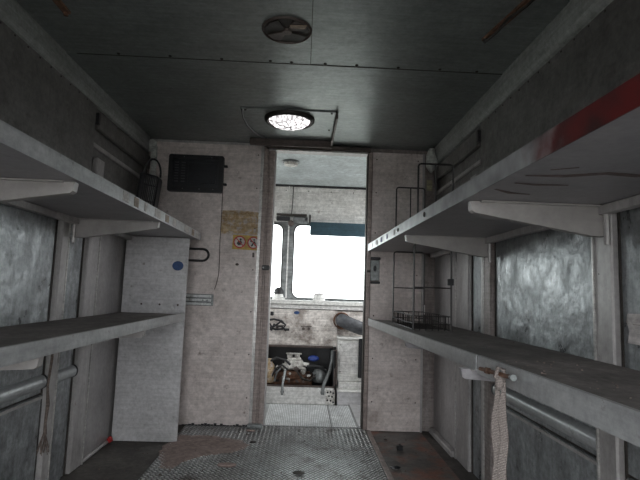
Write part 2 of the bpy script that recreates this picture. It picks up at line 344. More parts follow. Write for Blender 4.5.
# ---------------------------------------------------------------- floor
fl = struct('floor', B().box(XL-.03, XR+.03, YR, YF+.2, -.06, -.004), 'floor', label='dark dirty van floor under the tread plate')
tp = obj('tread_plate', B().box(-.78, .485, YR+.01, .03, -.004, .001), 'tread', fl)
lg = B(); row = 0; y = YR+.03
sp = .027
while y < .02:
    x = -.77 + (sp/2 if row % 2 else 0)
    a = math.radians(42 if row % 2 else -42); ca, sa = math.cos(a), math.sin(a)
    while x < .475:
        L_, W_, H_ = .0118, .0042, .003
        v = [lg.bm.verts.new((x+p*ca-q*sa, y+p*sa+q*ca, .001)) for p, q in ((-L_, 0), (0, -W_), (L_, 0), (0, W_))]
        t = [lg.bm.verts.new((x+p*ca-q*sa, y+p*sa+q*ca, .001+H_)) for p, q in ((-L_*.5, 0), (0, -W_*.4), (L_*.5, 0), (0, W_*.4))]
        lg.bm.faces.new(t)
        for i in range(4): lg.bm.faces.new((v[i], v[(i+1) % 4], t[(i+1) % 4], t[i]))
        x += sp
    y += sp*.62; row += 1
stuff(obj('tread_lug', lg, 'lug', fl))
obj('edge_strip', B().box(.485, .515, YR+.01, 0, -.004, .006, .002), 'jamb', fl)
obj('floor_sheet', B().box(.517, .87, YR+.01, -.035, -.004, .0), 'floor_right', fl)
cabp = B().box(-.9, .245, .035, .685, -.004, .004)
cp = obj('cab_plate', cabp, 'cabplate', fl)
obj('cab_plate', B().box(.25, .435, .035, .685, -.004, .004), 'cabplate', fl)
rb = B()
for i in range(48):
    x = -.23+i*.0138
    if abs(x-.2475) > .006: rb.box(x-.0042, x+.0042, .04, .68, .004, .0065)
stuff(obj('cab_plate_rib', rb, 'cabrib', fl))

# ---------------------------------------------------------------- ceiling
ce = struct('ceiling', B().box(XL-.03, XR+.03, YR, .03, ZC+.006, ZC+.05), 'dark', label='sheet metal van ceiling with riveted seams')
obj('ceiling_panel', B().box(XL, -.001, YR, -1.303, ZC, ZC+.006), 'ceil', ce)
obj('ceiling_panel', B().box(.002, XR, YR, -1.303, ZC+.001, ZC+.006), 'ceil', ce)
obj('ceiling_panel', B().box(XL, XR, -1.299, -.0, ZC, ZC+.006), 'ceil', ce)
sm = B()
sm.box(-1.1, .93, -1.304, -1.298, ZC-.0015, ZC+.001)
obj('seam_strip', sm, 'dark', ce)
rv = B()
for x in (-.9, -.66, -.42, -.19, -.09, .07, .22, .42, .62, .8):
    rv.lathe([(0, -.005), (.006, -.004), (.008, 0)], (x, -1.318+random.uniform(-.004, .004), ZC), seg=8)
stuff(obj('rivet', rv, 'dark', ce))

# ---------------------------------------------------------------- side walls
def side(sgn, xw):
    """sgn -1 left wall, +1 right wall; xw inner face"""
    nm = 'wall_left' if sgn < 0 else 'wall_right'
    def bx(d0, d1, y0, y1, z0, z1, bev=0):                     # d: distance of the faces from the wall, inward
        xs = sorted((xw-sgn*d0, xw-sgn*d1)); return B().box(xs[0], xs[1], y0, y1, z0, z1, bev)
    w = struct(nm, bx(-.04, 0, YR, .03, -.004, ZC+.04), 'dark', label='riveted grey aluminium cargo wall, %s side' % ('left' if sgn < 0 else 'right'))
    # main panels
    P = lambda n, d0, d1, y0, y1, z0, z1, m, bev=.001: obj(n, bx(d0, d1, y0, y1, z0, z1, bev), m, w)
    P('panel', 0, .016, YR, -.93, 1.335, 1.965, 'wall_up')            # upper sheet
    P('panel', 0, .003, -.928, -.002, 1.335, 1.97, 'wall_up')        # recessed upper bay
    for y0, y1 in ((YR, -2.96), (-2.92, -2.062), (-1.958, -1.212)) if sgn < 0 else ((YR, -2.96), (-2.92, -2.062), (-1.958, -1.104)):
        P('panel', 0, .008, y0, y1, .465, 1.333, 'wall')
        P('panel', 0, .012, y0, y1, .0, .455, 'wall'); P('panel_ridge', .012, .018, y0+.01, y1-.01, .440, .452, 'post')
    P('panel', 0, .006, -.975, -.775 if sgn > 0 else -.925, .0, 1.333, 'wall')
    P('panel', 0, .010, -.54 if sgn > 0 else -.77, -.002, .0, 1.333, 'bay')
    # posts (hat channels)
    for y in (-2.94, -2.01):
        P('post', 0, .03, y-.045, y+.045, 0, 1.333, 'post', .006)
        obj('post_flange', bx(.0, .02, y+.047, y+.06, 0, 1.333), 'post_rusty', w)
    if sgn < 0:
        P('post', 0, .032, -1.21, -1.14, 0, 1.333, 'post', .006)
        obj('post_flange', bx(0, .014, -1.138, -.977, 0, 1.333), 'wall', w)
        P('post', 0, .03, -.92, -.785, 0, 1.333, 'post', .005)
        obj('post_flange', bx(0, .034, -.783, -.775, 0, 1.333), 'trimlight', w)
    else:
        P('post', 0, .032, -1.1, -1.01, 0, 1.333, 'post_rusty', .006)
        obj('post_flange', bx(0, .036, -1.005, -.985, 0, 1.333), 'post', w)
        P('post', 0, .03, -.77, -.56, 0, 1.333, 'post', .004)
        obj('post_flange', bx(0, .034, -.56, -.545, 0, 1.333), 'trimlight', w)
    for yj in ((-1.222, -.933, -.772) if sgn < 0 else (-1.112, -.78, -2.066)):
        obj('joint', bx(0, .0125, yj-.004, yj+.004, 0, 1.333), 'dark', w)
    for yj in ((-1.14,) if sgn < 0 else (-1.965, -1.015)):
        obj('bright_edge', bx(.0, .036, yj-.004, yj+.003, 0, 1.333), 'trimlight', w)
    # upper bay rails
    r = P('rail', .003, .03, -.91, -.03, 1.80, 1.90, 'wall_up', .006)
    obj('rail_end', bx(.003, .031, -.927, -.908, 1.825, 1.89), 'black', w)
    P('rail', .003, .018, -.925, -.02, 1.70, 1.725, 'post', .004)
    P('post_stub', .003, .03, -.90, -.80, 1.335, 1.65, 'post', .005)
    # rail under the lower shelf: round tube
    for y0, y1 in ((-1.955, -1.235), (-1.13, -.945)) if sgn < 0 else ((-1.955, -1.13),):
        dd = .004
        tb = obj('round_rail', B().tube([(xw-sgn*dd, y0, .515), (xw-sgn*dd, y1, .515)], .032, 16), 'tub', w, smooth=True)
        obj('tube_cap', B().tube([(xw-sgn*dd, y1+.0005, .515), (xw-sgn*dd, y1+.012, .515)], .034, 16), 'black', w, smooth=True)
    # panel fasteners
    fv = B()
    for z in (.2, .7, 1.05):
        for yy in (-1.99, -1.175 if sgn < 0 else -1.05):
            fv.lathe([(.0, 0), (.006, .001), (.0075, .004)][::-1] if sgn > 0 else [(.0075, -.004), (.006, -.001), (0, 0)], (xw-sgn*.0305, yy, z), axis='x', seg=8)
    for i in range(26):
        fv.lathe([(.005, 0), (.003, .003*-sgn), (0, .004*-sgn)], (xw-sgn*.016, -3.3+i*.09, 1.915), axis='x', seg=6)
    stuff(obj('rivet', fv, 'dark', w))
    return w
wl = side(-1, XL); wr = side(1, XR)
for sgn, nm, xw in ((-1, 'baseboard_left', XL), (1, 'baseboard_right', XR)):
    xs = sorted((xw-sgn*.024, xw-sgn*.075))
    y1 = -.41 if sgn < 0 else -.04
    xs = sorted((xw-sgn*.0105, xw-sgn*(.055 if sgn > 0 else .03))); b_ = B().box(*xs, -.54 if sgn > 0 else -.77, y1, 0, .035 if sgn > 0 else .02, .006)
    struct(nm, b_, 'post', label='low metal kick strip along the %s wall' % ('left' if sgn < 0 else 'right'))
# coves between walls and ceiling
def cove(sgn, nm):
    xw = XL if sgn < 0 else XR
    ds = ((.016, 1.925), (.026, 1.93), (.034, 1.955), (.034, 1.99), (.026, 2.03), (.024, ZC)) if sgn < 0 else ((.016, 1.925), (.026, 1.93), (.04, 1.955), (.05, 1.99), (.052, 2.03), (.05, ZC))
    pr = [(xw-sgn*d, z) for d, z in ds]+[(xw, ZC), (xw, 1.925)]
    o = struct(nm, B().prism(pr, 'y', YR, -1.31), 'cove', label='pale angled corner moulding along the %s roof edge' % ('left' if sgn < 0 else 'right'))
    pr2 = [(a[0]+sgn*.004, a[1]) for a in pr]
    obj('cove_section', B().prism(pr2, 'y', -1.305, -.05), 'cove', o)
    return o
cl = cove(-1, 'trim_1'); cr = cove(1, 'trim_2')

# ---------------------------------------------------------------- bulkhead (front wall of the cargo space)
wf = struct('wall_front', B().box(XL, -.33, .0, .03, 0, ZC).box(.49, XR, .0, .03, 0, ZC).box(-.33, .49, .0, .03, 2.015, ZC), 'post_rusty', label='bulkhead between the cargo space and the cab')
obj('panel', B().box(XL+.02, -.322, -.012, -.0, .008, ZC-.012, .002), 'bulk', wf)
obj('panel', B().box(.49, .87, -.03, -.0, .0, ZC-.035, .003), 'bulk', wf)
obj('top_strip', B().box(XL+.02, -.322, -.016, -.012, ZC-.02, ZC-.002, .001), 'post', wf)
obj('edge_strip', B().box(-.338, -.324, -.020, -.012, .008, ZC-.03), 'trimlight', wf)
obj('edge_strip', B().box(.864, .878, -.040, -.03, .0, ZC-.035), 'post', wf)
torn = B()
for i in range(22):
    x = -.8+i*.022; torn.box(x, x+.02, -.016, -.012, .006, .010+random.random()*.014)
obj('torn_edge', torn, 'black', wf)
rv = B()
for z in (.2, .5, .8, 1.1, 1.4, 1.7, 1.95):
    for x in (-.36, .83, .52):
        rv.lathe([(.0055, 0), (.004, -.002), (0, -.003)], (x, -.012 if x < 0 else -.03, z), axis='y', seg=8)
stuff(obj('rivet', rv, 'brown', wf))
obj('pale_cap', B().blob((XL+.042, -.06, 1.975), .034, .03, .05, .12, 2, 3), 'foam', wf, smooth=True)
obj('corner_pipe', B().tube([(XL+.06, -.05, 1.97), (XL+.06, -.04, 1.34)], .02, 10), 'foam', wf, smooth=True)
obj('pale_cap', B().blob((.918, -.085, 1.945), .045, .045, .09, .14, 2, 5), 'foam', wf, smooth=True)
obj('tag', B().box(.885, .925, -.075, -.069, 1.72, 1.80), 'pale_tag', wf)['label'] = 'small faded yellow tag in the corner'

# door frame
df = thing('door_frame', (.08, 0, 0), 'open doorway frame with brown stained jambs between cargo space and cab', 'door frame')
jb = obj('jamb', B().box(-.315, -.285, -.03, .0, .03, 2.01, .003).box(-.285, -.272, -.015, .02, .03, 2.0).box(-.272, -.236, -.035, .03, .02, 2.0, .004), 'jamb', df)
obj('edge_strip', B().box(-.322, -.315, -.034, -.0, .03, 2.01), 'trimlight', jb)
obj('edge_strip', B().box(-.236, -.226, -.02, .04, .02, 1.995), 'post', jb)
jr = obj('jamb', B().box(.462, .490, -.04, .03, .01, 2.0, .004), 'jamb', df)
obj('edge_strip', B().box(.452, .462, -.02, .04, .01, 1.995), 'dark', jr)
hd = obj('header_rail', B().box(-.30, .47, -.06, -.02, 1.995, 2.03, .004), 'brown', df)
obj('header_strip', B().box(-.28, .452, -.055, .03, 1.982, 1.994, .002), 'trimlight', hd)
ft = obj('jamb_foot', B().box(-.345, -.24, -.055, -.037, 0.004, .035, .004).box(-.33, -.29, -.075, -.05, .004, .02, .003), 'grey_metal', df)
sw = obj('latch_switch', B().box(-.292, -.242, -.058, -.036, 1.10, 1.135, .003).box(-.258, -.236, -.066, -.058, 1.103, 1.13, .002), 'black', df)
sw['label'] = 'small black latch switch'
bolt = obj('bolt', B().tube([(-.283, -.064, 1.117), (-.283, -.058, 1.117)], .006, 8), 'grey_metal', sw)

# ---------------------------------------------------------------- things on the bulkhead
# black louvred panel
lp = thing('louvred_panel', (-.81, -.012, 1.643), 'black plastic rectangular panel with two columns of slots, high on bulkhead', 'vent panel')
obj('frame', B().ring(rrect(-1.01, -.612, 1.655, 1.928, .012, 2), rrect(-.975, -.645, 1.688, 1.898, .006, 2), 'y', -.045, -.013), 'black', lp)
obj('screen_panel', B().box(-.974, -.646, -.032, -.014, 1.689, 1.897), 'black2', lp)
obj('raised_face', B().box(-.87, -.665, -.037, -.0325, 1.718, 1.873, .003), 'black2', lp)
for c_ in (-.953, -.905):
    for k in range(8):
        obj('slat', B().box(c_-.013, c_+.013, -.040, -.0325, 1.728+k*.020, 1.735+k*.020), 'slatgrey', lp)
for z in (1.718, 1.853):
    obj('hinge_lug', B().box(-.611, -.585, -.04, -.015, z-.006, z+.010, .002), 'black', lp)
for x, z in ((-.9, 1.676), (-.78, 1.676), (-.68, 1.676), (-.9, 1.911), (-.7, 1.911)):
    obj('screw', B().lathe([(.004, 0), (.003, -.002), (0, -.002)], (x, -.0455, z), axis='y', seg=8), 'grey_metal', lp)

lp.location.z -= .006
lp.location.x += .006
# thin crack / cable down the bulkhead
tag(obj('cable', B().tube([(-.617, -.016, 1.71), (-.607, -.016, 1.66), (-.606, -.016, 1.5), (-.607, -.016, 1.3), (-.603, -.016, 1.15), (-.603, -.016, 1.06), (-.615, -.016, .99), (-.627, -.016, .95)], .0028, 6), 'brown', smooth=True),
    'thin brown cable running down bulkhead from the black panel', 'cable')

# orange sticker residue and safety sticker
tag(obj('sticker_residue', B().prism([(-.602, 1.355), (-.61, 1.44), (-.60, 1.525), (-.45, 1.53), (-.322, 1.518), (-.322, 1.40), (-.332, 1.352), (-.45, 1.36)], 'y', -.0135, -.0122), 'residue'),
    'mottled orange brown patch of old sticker glue above the safety sticker', 'sticker')
st = thing('safety_sticker', (-.43, -.014, 1.24), 'yellow safety sticker with two red ringed prohibition signs', 'sticker')
ms = Matrix.Translation((-.43, 0, 1.29)) @ Matrix.Rotation(math.radians(1.5), 4, 'Y') @ Matrix.Translation((.43, 0, -1.29))
def stick(n, b, m): 
    for v in b.bm.verts: v.co = ms @ v.co
    return obj(n, b, m, st)
stick('backing', B().box(-.53, -.326, -.0155, -.014, 1.243, 1.348), 'yellow')
for k, cx in enumerate((-.479, -.379)):
    stick('sign_disc', B().lathe([(.038, 0), (.038, -.001)], (cx, -.0155, 1.297), axis='y', seg=24), 'whiteprint')
    ci = [(cx+.045*math.cos(a), 1.297+.045*math.sin(a)) for a in [2*PI*i/24 for i in range(24)]]
    ii = [(cx+.036*math.cos(a), 1.297+.036*math.sin(a)) for a in [2*PI*i/24 for i in range(24)]]
    stick('sign_ring', B().ring(ci, ii, 'y', -.0175, -.0155), 'redprint')
    g = B()
    if k == 0:
        g.lathe([(.008, 0), (.008, -.001)], (cx+.006, -.0165, 1.316), axis='y', seg=10)
        g.prism([(cx-.02, 1.285), (cx-.012, 1.304), (cx+.008, 1.308), (cx+.018, 1.296), (cx+.01, 1.276), (cx-.008, 1.272)], 'y', -.0176, -.0166)
    else:
        g.lathe([(.007, 0), (.007, -.001)], (cx+.004, -.0165, 1.318), axis='y', seg=10)
        g.prism([(cx-.028, 1.306), (cx-.022, 1.313), (cx-.004, 1.306), (cx+.012, 1.309), (cx+.018, 1.29), (cx+.024, 1.27), (cx+.012, 1.272), (cx+.004, 1.288), (cx-.008, 1.268), (cx-.018, 1.273), (cx-.004, 1.298)], 'y', -.0176, -.0166)
    stick('sign_figure', g, 'blackprint')
    a = math.radians(-45); dx, dz = math.cos(a)*.037, math.sin(a)*.037; nx, nz = -math.sin(a)*.0035, math.cos(a)*.0035
    stick('sign_bar', B().prism([(cx-dx+nx, 1.297-dz+nz), (cx+dx+nx, 1.297+dz+nz), (cx+dx-nx, 1.297+dz-nz), (cx-dx-nx, 1.297-dz-nz)], 'y', -.0185, -.0177), 'redprint')
tag(obj('keyhole_plate', B().box(-.369, -.355, -.018, -.012, 1.19, 1.225, .002).tube([(-.362, -.0195, 1.21), (-.362, -.018, 1.21)], .004, 8), 'brown'), 'tiny brown plate just below the yellow safety sticker', 'plate')
tag(obj('screw_hole_cover', B().lathe([(.013, 0), (.011, -.004), (.004, -.006), (0, -.006)], (-.475, -.012, 1.135), axis='y', seg=14, sx=1, sy=.7), 'brown'), 'small brown oval plug in the middle of the bulkhead', 'plug')

st.location.x += .014
# black loop handle
hp = [(-.86, -.04, 1.235), (-.72, -.04, 1.235)]
for k in range(1, 8):
    a = PI/2-PI*k/8; hp.append((-.72+.042*math.cos(a), -.04, 1.193+.042*math.sin(a)))
hp += [(-.72, -.04, 1.151), (-.86, -.04, 1.151)]
ho = thing('loop_handle', (-.80, -.012, 1.15), 'black looped grab handle on bulkhead beside the upper left shelf', 'handle')
obj('loop', B().tube(hp, .0085, 10), 'rubber', ho, smooth=True)
for z in (1.235, 1.151): obj('standoff', B().tube([(-.85, -.04, z), (-.85, -.0122, z)], .011, 10), 'rubber', ho, smooth=True)

# silver latch block
lt = thing('metal_latch', (-.73, -.012, .83), 'ribbed silver metal latch on the bulkhead beside the end panel', 'latch')
obj('back_plate', B().box(-.84, -.63, -.02, -.0125, .832, .915, .002), 'grey_metal', lt)
for z in (.845, .872, .899): obj('bar', B().box(-.835, -.645, -.036, -.0202, z-.009, z+.009, .003), 'cabrib', lt)
for x in (-.70, -.67): obj('bolt', B().lathe([(.006, 0), (.006, -.004), (0, -.005)], (x, -.0362, .872), axis='y', seg=6), 'grey_metal', lt)

# lock on right bulkhead panel
lk = thing('door_lock', (.52, -.03, 1.03), 'metal lock plate with black oval on right bulkhead panel by the doorway', 'lock')
obj('lock_plate', B().box(.488, .555, -.042, -.0305, 1.05, 1.20, .004), 'grey_metal', lk)
obj('keyhole', B().lathe([(.017, 0), (.014, -.006), (0, -.006)], (.522, -.0425, 1.14), axis='y', seg=16, sx=.7, sy=1.3), 'black', lk)
obj('latch_bar', B().box(.488, .56, -.05, -.0305, 1.203, 1.222, .003), 'black', lk)
obj('latch_bar', B().box(.488, .56, -.05, -.0305, 1.03, 1.047, .003), 'black', lk)
obj('latch_tongue', B().box(.462, .4875, -.055, -.041, 1.11, 1.125, .002), 'dark', lk)

# ---------------------------------------------------------------- end panel, left
ep = thing('end_panel', (-.95, -.36, 0), 'tall plain aluminium end panel with a blue paint spot at left shelves', 'panel')
obj('sheet', B().box(-1.145, -.742, -.372, -.36, 0, 1.276, .002), 'end_panel', ep)
obj('fold', B().box(-1.144, -1.13, -.359, -.02, 0.003, 1.24, .002), 'post', ep)
obj('paint_spot', B().lathe([(.036, 0), (.033, -.0006), (.02, -.0009), (0, -.001)], (-.805, -.3725, 1.095), axis='y', seg=24, sx=1, sy=.85), 'bluepaint', ep)['label'] = 'round dark blue paint spot'
for x in (-1.02, -.905, -.79):
    obj('rivet', B().lathe([(.007, 0), (.005, -.003), (0, -.003)], (x, -.3725, .845), axis='y', seg=8), 'brown', ep)
tag(obj('red_scrap', B().blob((-1.135, -.42, .022), .022, .02, .022, .3, 1, 9), 'redbit'), 'small red plastic scrap on the floor at foot of the end panel', 'scrap')

# ---------------------------------------------------------------- shelves
def bracket_poly(xf, xwall, ztop, hw, hf):
    s = 1 if xwall > xf else -1
    return [(xf, ztop), (xwall, ztop), (xwall, ztop-hw), (xwall-s*.05, ztop-hw), (xf+s*.014, ztop-hf), (xf+s*.004, ztop-hf*.8)]
def shelf(name, label, sgn, xf0, xf1, y0, y1, z0, z1, ups, lipmat='lip', hw=.092, hf=.036, bp_x=None, fold=.012, group='metal shelves along the cargo walls', bmat='bracket'):
    """front edge goes from xf1 at far end y1 to xf0 at near end y0"""
    xw = XL+.033 if sgn < 0 else XR-.033
    t = thing(name, ((xf0+xw)/2, (y0+y1)/2, z0), label, 'shelf', group)
    s = sgn
    # under sheet + top sheet + lip
    obj('board', B().hexa([(xf0+s*.003, y0, z0), (xw, y0, z0), (xw, y1, z0), (xf1+s*.003, y1, z0), (xf0+s*.003, y0, z0+.004), (xw, y0, z0+.004), (xw, y1, z0+.004), (xf1+s*.003, y1, z0+.004)]), 'shelf_under', t)
    ts = z1-.008
    obj('top_sheet', B().hexa([(xf0+s*.004, y0, z0+.0045), (xw, y0, z0+.0045), (xw, y1, z0+.0045), (xf1+s*.004, y1, z0+.0045), (xf0+s*.004, y0, ts), (xw, y0, ts), (xw, y1, ts), (xf1+s*.004, y1, ts)]), 'shelf_top', t)
    obj('lip', B().hexa([(xf0, y0, z0-.001), (xf0+s*.003, y0, z0-.001), (xf1+s*.003, y1, z0-.001), (xf1, y1, z0-.001), (xf0, y0, z1), (xf0+s*.003, y0, z1), (xf1+s*.003, y1, z1), (xf1, y1, z1)]), lipmat, t)
    obj('lip_fold', B().hexa([(xf0+s*.003, y0, z1-.003), (xf0+s*fold, y0, z1-.003), (xf1+s*fold, y1, z1-.003), (xf1+s*.003, y1, z1-.003), (xf0+s*.003, y0, z1), (xf0+s*fold, y0, z1), (xf1+s*fold, y1, z1), (xf1+s*.003, y1, z1)]), lipmat, t)
    obj('wall_angle', B().box(*sorted((xw-s*.0, xw-s*.03)), y0, y1, z0-.03, z0-.001, .002), 'post', t)
    for yb in ups:
        if not (y0 < yb < y1): continue
        xf = (bp_x if bp_x else xf0+s*.005)
        br = obj('bracket', B().prism(bracket_poly(xf, xw-s*.002, z0-.0015, hw, hf), 'y', yb-.014, yb+.014), bmat, t)
        obj('bracket_flange', B().box(*sorted((xf+s*.03, xw-s*.005)), yb-.03, yb-.0145, z0-.006, z0-.0015), 'bracket', br)
        obj('bracket_foot', B().tube([(xw-s*.012, yb-.026, z0-hw-.03), (xw-s*.012, yb-.026, z0-.01)], .009, 8), 'post', br, smooth=True)
    return t
YB = (-2.97, -2.035, -1.10)
ul = shelf('upper_shelf', 'long upper metal shelf on the left wall with taped front edge', -1, -.70, -.705, -3.45, -.2, 1.281, 1.33, (-2.97, -1.985, -1.10), bp_x=-.722)
ll = shelf('lower_shelf', 'long lower metal shelf on the left wall reaching the end panel', -1, -.745, -.745, -3.45, -.374, .750, .797, YB, hw=.055, hf=.036, bp_x=-.755)
ur = shelf('upper_shelf', 'long upper metal shelf on the right wall, near edge painted red', 1, .507, .463, -3.45, -.06, 1.262, 1.311, YB, lipmat='redlip', hw=.095, hf=.036)
lr1 = shelf('lower_shelf', 'far length of the lower right metal shelf carrying the wire rack', 1, .552, .478, -1.985, -.06, .735, .783, (-1.93, -1.10), hw=.055, hf=.032, bp_x=.52, bmat='shelf_under')
lr2 = shelf('lower_shelf', 'near length of the lower right metal shelf, dusty, with strap at its end', 1, .585, .557, -3.45, -1.9851, .727, .783, (-2.97,), hw=.055, hf=.032)
# tape remnants on the left upper lip
for y, w, m in ((-1.62, .06, 'tapewhite'), (-1.5, .05, 'tape'), (-1.38, .03, 'tapewhite'), (-1.2, .09, 'tapewhite'), (-1.04, .06, 'tape'), (-.9, .06, 'tapewhite'), (-.62, .10, 'tapewhite'), (-.45, .06, 'tape'), (-.32, .08, 'tapewhite')):
    xe = -.70-.005*(y+3.45)/3.25+.0012
    o = obj('tape_scrap', B().box(xe-.0008, xe+.0008, y-w/2, y+w/2, 1.288, 1.325), m, ul)
for y, w, m in ((-.25, .05, 'whiteprint'), (-.45, .06, 'paper'), (-.62, .05, 'ink'), (-.8, .03, 'ink'), (-1.0, .03, 'brown')):
    xe = .463+(.507-.463)*(-.06-y)/3.39-.0012
    obj('sticker_scrap', B().box(xe-.0006, xe+.0006, y-w/2, y+w/2, 1.272, 1.30), m, ur)
for y, k in ((-1.1, .0), (-1.6, .0)):
    obj('rivet', B().lathe([(.012, 0), (.008, -.004), (0, -.005)], (.463+.044*(-.06-y)/3.39-.001, y, 1.287), axis='x', seg=10), 'dark', ur)
# brown stains on the underside of the right upper shelf: thin dried drips
def streak(pts, w):
    L_ = []; R_ = []
    for k, p in enumerate(pts):
        a = Vector(pts[max(k-1, 0)]); b = Vector(pts[min(k+1, len(pts)-1)]); d = (b-a).normalized(); n = Vector((-d.y, d.x))*w*(.35 if k in (0, len(pts)-1) else 1)
        L_.append((p[0]+n.x, p[1]+n.y)); R_.append((p[0]-n.x, p[1]-n.y))
    obj('dried_drip', B().prism(L_+R_[::-1], 'z', 1.2602, 1.2609), 'stain', ur)
streak([(.53, -2.38), (.62, -2.39), (.70, -2.43), (.78, -2.42), (.86, -2.44)], .012)
streak([(.54, -2.30), (.60, -2.29), (.68, -2.30)], .009)
streak([(.52, -2.22), (.58, -2.18), (.64, -2.17)], .009)
streak([(.56, -2.44), (.61, -2.47)], .009)
# grit on the lower right shelves
for sh, (xa, xb, ya, yb, zt) in ((lr1, (.58, .90, -1.95, -.95, .7775)), (lr2, (.60, .9, -2.8, -2.0, .7755))):
    g = B()
    for i in range(40):
        x, y = random.uniform(xa, xb), random.uniform(ya, yb); r = random.uniform(.001, .003)
        g.blob((x, y, zt+r*.4), r, r*random.uniform(.7, 2), r*.6, .3, 1, i)
    tag(stuff(obj('grit', g, 'rope' if sh is lr1 else 'dust')), 'loose grit and crumbs scattered on the %s lower right shelf' % ('far' if sh is lr1 else 'near'), 'debris')

# ---------------------------------------------------------------- wire racks
def hoop(x0, x1, y, z0, z1, r=.005, rc=.014):
    p = [(x0, y, z0), (x0, y, z1-rc), (x0+rc*.3, y, z1-rc*.3), (x0+rc, y, z1), (x1-rc, y, z1), (x1-rc*.3, y, z1-rc*.3), (x1, y, z1-rc), (x1, y, z0)]
    return B().tube(p, r, 6)
def rack(label, z0, z1, basket, y0, y1, x0=.59, x1=.775):
    t = thing('wire_rack', ((x0+x1)/2, (y0+y1)/2, z0), label, 'wire rack', 'black wire racks on the right shelves')
    for y in (y0, y1):
        obj('hoop', hoop(x0, x1, y, z0, z1), 'wire', t, smooth=True)
        obj('upright', B().tube([((x0+x1)/2, y, z0), ((x0+x1)/2, y, z1)], .004, 6), 'wire', t) if not basket else obj('crossbar', B().tube([(x0, y, z0+.225), (x1, y, z0+.225)], .0035, 6), 'wire', t)
    for x in (x0, x1): obj('base_rail', B().tube([(x, y0, z0+.004), (x, y1, z0+.004)], .0035, 6), 'wire', t)
    if basket:
        for z in (z0+.035, z0+.075):
            obj('basket_rail', B().tube([(x0, y0, z), (x1, y0, z), (x1, y1, z), (x0, y1, z), (x0, y0, z)], .003, 6), 'wire', t)
        for y in (y0, y1):
            for k in range(1, 6):
                x = x0+(x1-x0)*k/6; obj('basket_wire', B().tube([(x, y, z0), (x, y, z0+.075)], .0022, 5), 'wire', t)
        for x in (x0, x1):
            for k in range(1, 12):
                y = y0+(y1-y0)*k/12; obj('basket_wire', B().tube([(x, y, z0), (x, y, z0+.075)], .0022, 5), 'wire', t)
        for k in range(1, 8):
            y = y0+(y1-y0)*k/8; obj('basket_wire', B().tube([(x0, y, z0+.006), (x1, y, z0+.006)], .0022, 5), 'wire', t)
        obj('wall_clip', B().box(x1-.02, x1+.012, y0-.008, y0+.008, z0+.24, z0+.275, .003), 'black', t)
        obj('price_tag', B().box(x1-.001, x1+.003, y1-.02, y1+.02, z0+.06, z0+.12), 'paper', t)
    return t
rack('black wire rack with tall hoop ends standing on the upper right shelf', 1.304, 1.652, False, -1.04, -.45)
rack('black wire rack with a low basket rim standing on the lower right shelf', .777, 1.235, True, -.97, -.4, .59, .79)

# black wire basket with loop handle on the left shelf
bk = thing('wire_basket', (-1.03, -.26, 1.323), 'black ribbed basket with a looped handle on the far end of the upper left shelf', 'basket')
def lean(x, z): return x - (z-1.323)*-.0 + (1.75-z)*-.0
x0, x1, yb0, yb1, z0, z1 = -1.13, -1.0, -.31, -.24, 1.323, 1.70
fr = B().ring(rrect(x0, x1, z0, z1, .02, 3), rrect(x0+.012, x1-.012, z0+.012, z1-.012, .012, 3), 'y', yb0, yb1)
sh = Matrix.Shear('XY', 4, (0, 0)) 
def leanv(o):
    for v in o.bm.verts:
        h = v.co.z-z0; v.co.x += h*.10*0 + (v.co.z-1.5)*.10; v.co.z += (v.co.x+1.03)*-.25*(h/.4)
    return o
obj('rim', leanv(fr), 'black', bk)
for k in range(9):
    x = x0+.016+k*.0115
    obj('slat', leanv(B().box(x, x+.006, yb0+.003, yb0+.010, z0+.011, z1-.011)), 'slatgrey', bk)
for z in (1.40, 1.52, 1.63): obj('crossbar', leanv(B().box(x0+.011, x1-.011, yb1-.008, yb1-.002, z, z+.008)), 'wire', bk)
hpts = [(-1.120+.06*(1-math.cos(PI*k/10))*.95, -.275, 1.70+.115*math.sin(PI*k/10)) for k in range(11)]
obj('loop_handle', leanv(B().tube(hpts, .007, 8)), 'black', bk, smooth=True)

# ---------------------------------------------------------------- ceiling fittings
vt = thing('ceiling_vent', (-.103, -1.6, ZC), 'round rusty brown ceiling vent near the camera', 'vent')
obj('rim', B().lathe([(.105, -.001), (.103, -.006), (.098, -.009), (.095, -.005), (.094, -.001)], (-.103, -1.6, ZC), seg=36), 'brown', vt, smooth=True)
obj('bowl', B().lathe([(.094, -.0012), (.05, -.0025), (0, -.003)], (-.103, -1.6, ZC), seg=36), 'dark', vt)
for k in range(4):
    a = PI/4+k*PI/2
    obj('vane', B().prism([(-.103+.015*math.cos(a-.5), -1.6+.015*math.sin(a-.5)), (-.103+.088*math.cos(a-.42), -1.6+.088*math.sin(a-.42)), (-.103+.09*math.cos(a), -1.6+.09*math.sin(a)), (-.103+.088*math.cos(a+.42), -1.6+.088*math.sin(a+.42)), (-.103+.015*math.cos(a+.5), -1.6+.015*math.sin(a+.5))], 'z', ZC-.008, ZC-.0035), ('brown' if k % 2 else 'dark'), vt)
obj('hub', B().lathe([(.022, -.003), (.02, -.012), (0, -.014)], (-.103, -1.6, ZC), seg=16), 'brown', vt, smooth=True)
obj('torn_flap', B().prism([(-.09, -1.655), (-.02, -1.66), (-.03, -1.635), (-.085, -1.635)], 'z', ZC-.012, ZC-.009), 'tape', vt)

